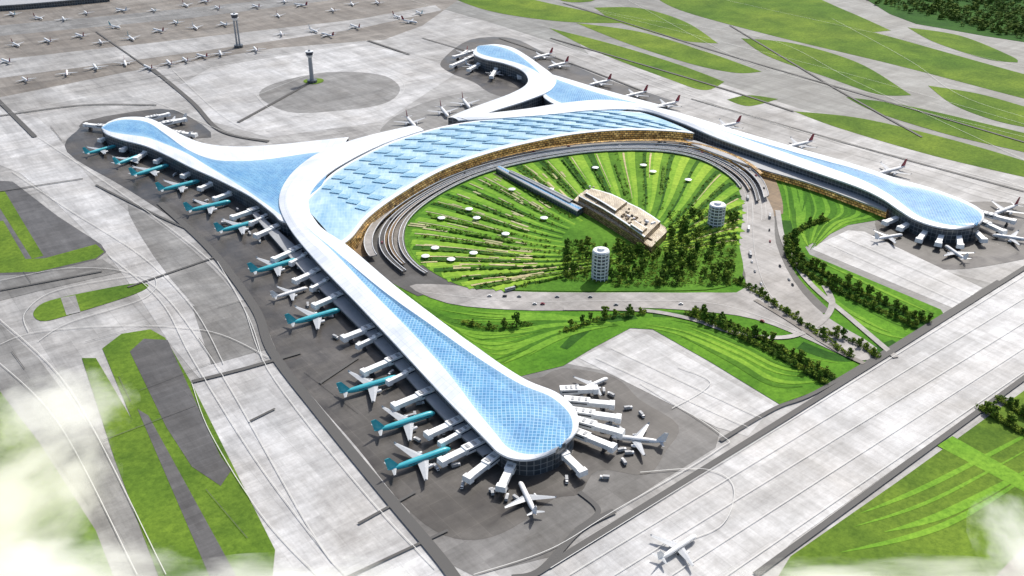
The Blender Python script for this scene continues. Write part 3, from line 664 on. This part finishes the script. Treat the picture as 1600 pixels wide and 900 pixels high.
def build_parts(bodym,tailm):
    d=[]
    a=Acc();fuselage(a);d.append(('fuselage',a.mesh('fuselage',[bodym],True)))
    for s in (1,-1):
        a=Acc();wingm(a,8,11,-7,3,29,4,6.2,1.4,s);wingm(a,-7,3,-9.2,1,29.8,6.2,8.4,.5,s,29);d.append(('wing',a.mesh('wing',[M_wing])))
        a=Acc();a.cyl((1.5,s*10,2.9),1.75,1.3,5.5,14,0,'x');a.box((3,s*10,4.3),(4,.4,1.6));d.append(('engine',a.mesh('engine',[M_aw])))
        a=Acc();wingm(a,-22,5,-27,2,10,6,6.8,.6,s,.8);d.append(('tailplane',a.mesh('tailplane',[M_wing])))
        a=Acc()
        a.box((6.0,s*2.95,5.6),(36,.35,.6));d.append(('cabin_window_band',a.mesh('wb',[M_win])))
    a=Acc();fin(a);d.append(('tail_fin',a.mesh('tail_fin',[tailm])))
    a=Acc();a.box((26.6,0,6.3),(1.6,3.0,.7));d.append(('cockpit_window',a.mesh('cw',[M_win])))
    a=Acc()
    for x,y in ((22,0),(-3,4),(-3,-4)):
        a.box((x,y,2.2),(.5,.5,1.8))
        a.box((x,y,.75),(1.8,1.2,1.4))
    d.append(('landing_gear',a.mesh('landing_gear',[M_dgrey])))
    return d
PM['teal']=build_parts(M_teal,M_teal);PM['white']=build_parts(M_aw,M_aw);PM['red']=build_parts(M_aw,M_red)
def single(bodym,tailm):
    a=Acc();fuselage(a,60,3.1,0)
    for s in (1,-1):
        wingm(a,8,11,-7,3,29,4,6.2,1.4,s,1.5,2);wingm(a,-22,5,-27,2,10,6,6.8,.6,s,.8,2);a.cyl((1.5,s*10,2.6),1.75,1.3,5.5,10,0,'x')
    fin(a,1)
    for x,y in ((22,0),(-3,4),(-3,-4)): a.box((x,y,1.1),(1.4,1.2,2.2),2)
    return a.mesh('airliner',[bodym,tailm,M_wing])
SG=[single(M_aw,M_red),single(M_aw,M_aw),single(M_aw,M_teal)]
LB={'teal':('teal airliner with grey wings parked at a gate','teal airliners parked at the gates'),'white':('white airliner parked on the apron','white airliners on the apron'),'red':('white airliner with dark red tail at a gate','red tailed airliners at the gates')}
def plane(tail,nose,kind,L=None,label=None):
    a=S(*tail,5);b=S(*nose,5);d=b-a;ln=L or max(46,min(72,d.length));c=(a+b)/2
    root=bpy.data.objects.new('airliner',None);COL.objects.link(root)
    root.location=(c.x,c.y,.75);root.rotation_euler=(0,0,math.atan2(d.y,d.x));s=ln/60;root.scale=(s,s,s)
    tag(root,label or LB[kind][0],'airplane',LB[kind][1])
    for nme,me in PM[kind]: obj(nme,me,root)
T=[((133,242),(182,228)),((180,259),(227,241)),((203,278),(267,258)),((245,301),(315,283)),((288,333),(364,315)),((338,365),(410,345)),((390,429),(469,406)),((450,509),(532,485)),((531,618),(624,590)),((585,677),(680,646)),((606,738),(704,702))]
for t,n_ in T: plane(t,n_,'teal')
plane((418,468),(488,447),'white',50,'white airliner parked tight against the pier')
plane((900,612),(950,590),'white');plane((1040,692),(955,682),'white');plane((838,806),(812,752),'white');plane((1028,876),(1088,836),'white',None,'white airliner taxiing along the pale taxiway')
plane((1365,374),(1412,366),'white',50);plane((1512,408),(1475,382),'white',50);plane((1610,376),(1555,368),'white',55);plane((1598,318),(1545,338),'red',62)
for (x,y),(dx,dy) in [((1412,262),(-38,10)),((1268,222),(-38,9)),((1154,193),(-36,8)),((1060,160),(-36,8)),((1010,144),(-34,8)),((954,126),(-34,8)),((888,98),(-32,8)),((864,84),(-32,8)),((720,152),(16,20)),((686,165),(16,20)),((634,182),(16,18))]:
    plane((x,y),(x+dx,y+dy),'red',66)
plane((722,98),(752,108),'white',48);plane((760,122),(790,108),'white',48);plane((815,125),(800,108),'white',46);plane((285,186),(258,190),'white',50);plane((298,214),(268,208),'white',50)
plane((735,75),(715,88),'red',46)
far=[(25,72),(75,66),(125,58),(158,68),(205,62),(248,50),(275,37),(305,45),(350,40),(40,127),(105,117),(150,108),(196,101),(232,108),(265,101),(290,96),(316,90),(345,86),(20,24),(60,30),(100,32),(135,22),(190,18),(240,18),(290,10),(340,14),(400,12),(435,26),(470,10),(440,55),(490,50),(512,57),(555,44),(520,18),(550,8),(590,6),(620,28),(640,36),(655,22),(400,80),(445,4),(320,4),(180,44),(10,98)]
for i,(x,y) in enumerate(far):
    me=SG[0] if R.random()<.7 else SG[R.randint(1,2)]
    o=obj('airliner',me);p=S(x,y);o.location=(p.x,p.y,.6);o.rotation_euler=(0,0,AANG+(math.pi/2 if R.random()<.7 else -math.pi/2)+R.uniform(-.35,.35));s=R.uniform(.75,.95);o.scale=(s,s,s)
    tag(o,'small white airliner parked on the remote apron','airplane','airliners on the remote apron')
# ---------------- jet bridges
def jetbridge(out,inn,wd=8.5,ext=1.0):
    a=S(*out,8);b=S(*inn,8);d=b-a;a=a-d*(ext-1);d=b-a;L=d.length;root=bpy.data.objects.new('jet_bridge',None);COL.objects.link(root)
    root.location=(a.x,a.y,.75);root.rotation_euler=(0,0,math.atan2(d.y,d.x));tag(root,'white boxy passenger boarding bridge beside the pier','jet bridge','boarding bridges along the terminal piers')
    def o_(n,m,mt): return obj(n,m.mesh(n,[mt]),root)
    m=Acc();m.box((L*.3,0,8.6),(L*.62,wd*.8,5.2));o_('outer_tunnel',m,M_bridge)
    m=Acc();m.box((L*.3+L*.5,0,9.2),(L*.62,wd,6.6));o_('inner_tunnel',m,M_bridge)
    m=Acc();m.box((-1.5,0,8.6),(6,wd*1.1,6.2),0,0,.9);o_('cab',m,M_bridge)
    for s in (1,-1):
        m=Acc();m.box((L*.8,s*(wd/2+.06),9.6),(L*.5,.1,1.6));o_('window_band',m,M_win)
    for k in range(3):
        m=Acc();m.box((L*(.58+.16*k),0,12.8),(L*.04+1,wd*.6,.7));o_('roof_unit',m,M_grey)
    m=Acc();m.box((L*.15,0,3.6),(1.4,wd*.7,4.4));m.box((L*.15,0,.8),(3,wd,1.6));o_('wheel_column',m,M_dgrey)
    m=Acc();m.cyl((L*.9,0,0),2,2,6.4,12);o_('support_column',m,M_grey)
JB=[((218,246),(240,232)),((248,252),(272,240)),((290,275),(316,264)),((318,294),(345,282)),((345,309),(378,297)),((370,339),(412,325)),((410,366),(447,350)),((440,402),(480,384)),((470,437),(512,418)),((500,476),(547,456)),((543,528),(595,508)),((584,577),(638,554)),((630,631),(686,608)),((672,680),(728,655)),((703,717),(757,691))]
JB2=[((733,748),(782,710)),((784,762),(806,716)),
((908,738),(862,694)),((955,700),(885,672)),((968,678),(893,658)),((964,655),(893,645)),((954,634),(888,628)),((928,610),(880,612)),
((1384,349),(1425,333)),((1407,358),(1440,340)),((1436,376),(1458,348)),((1466,382),(1478,350)),((1500,385),(1494,352)),((1536,376),(1508,348)),((1566,363),(1525,344)),((1582,347),(1530,334)),
((135,196),(170,200)),((158,220),(185,210)),((192,235),(215,222)),((288,188),(250,196)),((304,212),(270,208)),((262,180),(232,186)),
((706,104),(748,86)),((733,110),(762,94)),((768,121),(782,98)),((812,122),(800,102)),((710,90),(745,80))]
for a,b in JB: jetbridge(a,b,9.5,R.uniform(1.0,1.25))
for a,b in JB2: jetbridge(a,b,9.5)
for k,((a,b),(c,d)) in enumerate(zip(JB[5:],JB[6:])):
    if k%3==1: continue
    f=R.uniform(.25,.4)
    o_=(a[0]+(c[0]-a[0])*f+8,a[1]+(c[1]-a[1])*f);i_=(b[0]+(d[0]-b[0])*f,b[1]+(d[1]-b[1])*f); jetbridge(o_,i_,6)
# ---------------- trees
def crownmesh(seed,rad,hgt,z0,nl=220):
    r=random.Random(seed);V=[];Fc=[]
    cl=[]
    for _ in range(9):
        t=r.uniform(0,2*math.pi);q=r.uniform(0,rad*.6);zz=r.uniform(0,1);cl.append((q*math.cos(t),q*math.sin(t),z0+zz*hgt,rad*r.uniform(.35,.6)*(1-.4*zz)))
    for _ in range(nl):
        c=r.choice(cl);d=Vector((r.gauss(0,1),r.gauss(0,1),r.gauss(0,1))).normalized()
        p=Vector(c[:3])+d*c[3]*r.uniform(.6,1.05)
        s=r.uniform(.5,1.1)*rad*.2; u=d.cross(Vector((r.random(),r.random(),r.random()))).normalized();v=(d.cross(u)+d*r.uniform(-.5,.5)).normalized()
        b=len(V);V+=[p+u*s,p+v*s,p-u*s,p-v*s];Fc.append([b,b+1,b+2,b+3])
    return V,Fc
def trunkmesh(h,r0):
    a=Acc();a.cyl((0,0,0),r0,r0*.5,h,8)
    for k in range(4):
        t=k*1.6;V=[]
        for z,q,rr in ((h*.5,0,r0*.45),(h*1.05,h*.35,r0*.15)):
            for j in range(4):
                u=j*math.pi/2;V.append((q*math.cos(t)+rr*math.cos(u),q*math.sin(t)+rr*math.sin(u),z))
        a.add(V,[[j,(j+1)%4,4+(j+1)%4,4+j] for j in range(4)])
    return a.mesh('trunk',[M_bark])
CV=[]
for s in range(6):
    V,Fc=crownmesh(s+3,3.8+s*.35,4.5+s*.8,4,270);CV.append(mesh('crown',V,Fc,M_leaf))
TM=trunkmesh(5.5,.45)
tp=[];sh=[]
def along(px,step,j=2,q_=7):
    P=cr([S(*p) for p in px],24);acc=0
    for a,b in zip(P,P[1:]):
        acc+=(b-a).length
        for q in range(q_): sh.append(a.lerp(b,R.random())+Vector((R.uniform(-4,4),R.uniform(-4,4),R.uniform(.5,2.5))))
        if acc>step: acc=0;tp.append(b+Vector((R.uniform(-j,j),R.uniform(-j,j),0)))
along([(1240,372),(1248,405),(1285,428),(1350,462),(1450,505)],10)
along([(1228,372),(1236,410),(1275,438),(1340,472),(1430,512)],11)
along([(1075,492),(1150,525),(1220,560),(1290,600)],10)
along([(1085,486),(1160,518),(1230,552),(1300,592)],11)
along([(1150,440),(1200,470),(1250,505),(1330,560)],10,5,5)
along([(1290,520),(1350,545),(1370,560)],10,4,3)
along([(1560,625),(1600,650),(1650,680)],9,6);along([(1530,640),(1580,668),(1640,700)],9,6)
along([(880,520),(940,500),(1010,490)],14,3,3)
along([(720,505),(770,515),(830,508)],18,3,2)
along([(1235,372),(1260,355),(1290,345)],11)
def inmass(x,y): return (x-1010)**2/135**2+(y-418)**2/34**2<1 or (x>1045 and 330<y<448 and x<1150) or (880<x<930 and 380<y<440)
ct=0
while ct<165:
    x=R.uniform(880,1150);y=R.uniform(335,448)
    if inmass(x,y): tp.append(S(x,y));ct+=1
ct=0
while ct<1800:
    x=R.uniform(880,1152);y=R.uniform(330,450)
    if inmass(x,y): p=S(x,y);p.z=R.uniform(.8,3);sh.append(p);ct+=1
def seg(p):
    A=S(905,322);B=S(1022,378);d=B-A;t=max(0,min(1,(p-A).dot(d)/d.dot(d)));q=p-(A+d*t);q.z=0;return q.length
ok=lambda p:(Vector((p.x,p.y,0))-S(937,436)).length>14 and (Vector((p.x,p.y,0))-S(1118,352)).length>15 and seg(p)>28
tp=[p for p in tp if ok(p)];R.shuffle(tp);tp=tp[:298];sh=[p for p in sh+shr if ok(p)]
for p in tp:
    root=bpy.data.objects.new('tree',None);COL.objects.link(root);root.location=(p.x,p.y,.3);s=R.choice((R.uniform(.7,1.2),R.uniform(1.1,1.75)));root.scale=(s,s,s*R.uniform(.8,1.1));root.rotation_euler=(0,0,R.uniform(0,6.28))
    tag(root,'leafy green tree planted on the landside lawn','tree','landscape trees')
    obj('trunk',TM,root);obj('crown',R.choice(CV),root)
def mass(name,pts,base,mat,label,cat,smin,smax,zs=.8):
    wv=[];wf=[]
    for p in pts:
        V,Fc=R.choice(base);b=len(wv);s=R.uniform(smin,smax)
        wv+=[(v[0]*s+p.x,v[1]*s+p.y,v[2]*s*zs+p.z) for v in V];wf+=[[i+b for i in f] for f in Fc]
    o=obj(name,mesh(name,wv,wf,mat));tag(o,label,cat,kind='stuff')
sb=[crownmesh(80+i,2.4,1.5,1.0,30) for i in range(4)]
mass('shrubbery',sh,sb,M_shrub,'dense low green shrubbery under the garden trees','shrubs',.6,1.8)
base=[crownmesh(50+i,9,9,3,70) for i in range(4)]
pts=[];ct=0
while ct<1500:
    x=R.uniform(1345,1720);y=R.uniform(-50,60)
    if y>min((x-1345)*.26,60)+R.uniform(-8,2): continue
    pts.append(S(x,y));ct+=1
mass('woodland',pts,base,M_forest,'dense dark green woodland beside the runways','woodland',.8,1.6)
# ---------------- vehicles
def carmesh(col):
    a=Acc();a.box((0,0,.75),(4.6,1.9,.8),0,0,.95);a.box((-.2,0,1.45),(2.6,1.7,.7),1,0,.8);a.box((-.2,0,1.83),(2.0,1.35,.06),0)
    for x in (1.4,-1.4):
        for y in (.85,-.85): a.box((x,y,.35),(.7,.25,.7),2)
    return a.mesh('car',[col,M_win,M_dgrey])
def busmesh(col):
    a=Acc();a.box((0,0,1.9),(12,2.6,2.9),0,0,.97)
    for s in(1,-1): a.box((0,s*1.3,2.4),(10.8,.08,1.0),1)
    a.box((5.95,0,2.2),(.15,2.2,1.4),1);a.box((-1,0,3.45),(4,1.6,.3),0)
    for x in (4,-4):
        for y in (1.15,-1.15): a.box((x,y,.5),(1,.35,1),2)
    return a.mesh('bus',[col,M_win,M_dgrey])
CM=[carmesh(m) for m in (M_aw,M_dgrey,M_grey,M_red)];BM=[busmesh(M_aw),busmesh(M_grey)]
def veh(p,ang,bus):
    o=obj('bus' if bus else 'car',R.choice(BM if bus else CM));o.location=p;o.rotation_euler=(0,0,ang)
    if bus: tag(o,'white coach driving on the access road','bus','buses on the access roads');
    else: tag(o,'small car driving on the access road','car','cars on the access roads')
    o.scale=(1.25,1.25,1.25)
for f,h,i0,i1,n_ in ((.22,9.02,20,90,18),(.49,6.02,12,90,12),(.75,1.1,20,84,10),(.37,1.1,20,84,12)):
    P=ring(f,h)
    for _ in range(n_):
        i=R.randint(i0,i1);d=P[i+1]-P[i];q=P[i].lerp(P[i+1],R.random());q.z=h;veh(q,math.atan2(d.y,d.x),R.random()<.12)
for px in [[(680,462),(800,465),(950,466),(1140,466)],[(680,470),(800,476),(950,478),(1100,480),(1240,520)],[(1170,330),(1172,400),(1200,460),(1280,520)],[(1203,330),(1205,390),(1240,450)]]:
    P=cr([S(*p) for p in px],12)
    for _ in range(6):
        i=R.randint(0,len(P)-2);d=P[i+1]-P[i];q=P[i].copy();q.z=1.45;veh(q,math.atan2(d.y,d.x),R.random()<.1)
q=S(797,455);q.z=1.45;veh(q,.5,True);q=S(1168,312);q.z=1.45;veh(q,1.4,True)
tm=Acc();tm.box((2.8,0,1.5),(2,2.3,2.2),0,0,.9);tm.box((-1.2,0,1.9),(5.4,2.4,2.6),1)
tm.box((3.7,0,1.9),(.2,2,.9),2)
for x in (2.6,-2.6):
    for y in (1,-1): tm.box((x,y,.5),(1,.35,1),2)
tmm=tm.mesh('service_truck',[M_aw,M_grey,M_dgrey])
for (a,b) in JB+JB2[:8]:
    for _ in range(3):
        p=S(a[0]+R.uniform(-25,40),a[1]+R.uniform(-6,24));o=obj('service_truck',tmm);o.location=(p.x,p.y,.75);o.rotation_euler=(0,0,R.uniform(0,6.28));o.scale=(1.2,1.2,1.2)
        tag(o,'boxy white service truck on the dark apron','truck','apron service trucks')
# ---------------- low cloud
def cloud(px,py,h,dims,dens,seed,col=(1,1,.9)):
    import bmesh
    bm=bmesh.new();bmesh.ops.create_icosphere(bm,subdivisions=3,radius=1);me=bpy.data.meshes.new('low_cloud');bm.to_mesh(me);bm.free()
    m=bpy.data.materials.new('mist');m.use_nodes=True;nt=m.node_tree;N=nt.nodes;L=nt.links;N.remove(N['Principled BSDF'])
    pv=N.new('ShaderNodeVolumePrincipled');pv.inputs['Color'].default_value=(1,1,.95,1);pv.inputs['Anisotropy'].default_value=.2
    t=N.new('ShaderNodeTexCoord');ln=N.new('ShaderNodeVectorMath');ln.operation='LENGTH';L.new(t.outputs['Object'],ln.inputs[0])
    mp=N.new('ShaderNodeMapping');mp.inputs['Location'].default_value=(seed,seed*2,0);L.new(t.outputs['Object'],mp.inputs['Vector'])
    nz=N.new('ShaderNodeTexNoise');nz.inputs['Scale'].default_value=2.4;nz.inputs['Detail'].default_value=4;nz.inputs['Roughness'].default_value=.6;L.new(mp.outputs[0],nz.inputs['Vector'])
    a=N.new('ShaderNodeMath');a.operation='MULTIPLY';a.inputs[1].default_value=-.5;L.new(ln.outputs['Value'],a.inputs[0])
    b=N.new('ShaderNodeMath');b.operation='ADD';L.new(nz.outputs['Fac'],b.inputs[0]);L.new(a.outputs[0],b.inputs[1])
    c=N.new('ShaderNodeMapRange');c.inputs['From Min'].default_value=.06;c.inputs['From Max'].default_value=.4;c.inputs['To Max'].default_value=dens;L.new(b.outputs[0],c.inputs['Value'])
    e=N.new('ShaderNodeMath');e.operation='MULTIPLY';e.inputs[1].default_value=.62;L.new(c.outputs[0],e.inputs[0])  # glow following density stands in for sunlight scattered inside the cloud
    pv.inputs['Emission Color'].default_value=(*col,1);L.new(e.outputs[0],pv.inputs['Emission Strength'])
    L.new(c.outputs[0],pv.inputs['Density']);L.new(pv.outputs[0],N['Material Output'].inputs['Volume'])
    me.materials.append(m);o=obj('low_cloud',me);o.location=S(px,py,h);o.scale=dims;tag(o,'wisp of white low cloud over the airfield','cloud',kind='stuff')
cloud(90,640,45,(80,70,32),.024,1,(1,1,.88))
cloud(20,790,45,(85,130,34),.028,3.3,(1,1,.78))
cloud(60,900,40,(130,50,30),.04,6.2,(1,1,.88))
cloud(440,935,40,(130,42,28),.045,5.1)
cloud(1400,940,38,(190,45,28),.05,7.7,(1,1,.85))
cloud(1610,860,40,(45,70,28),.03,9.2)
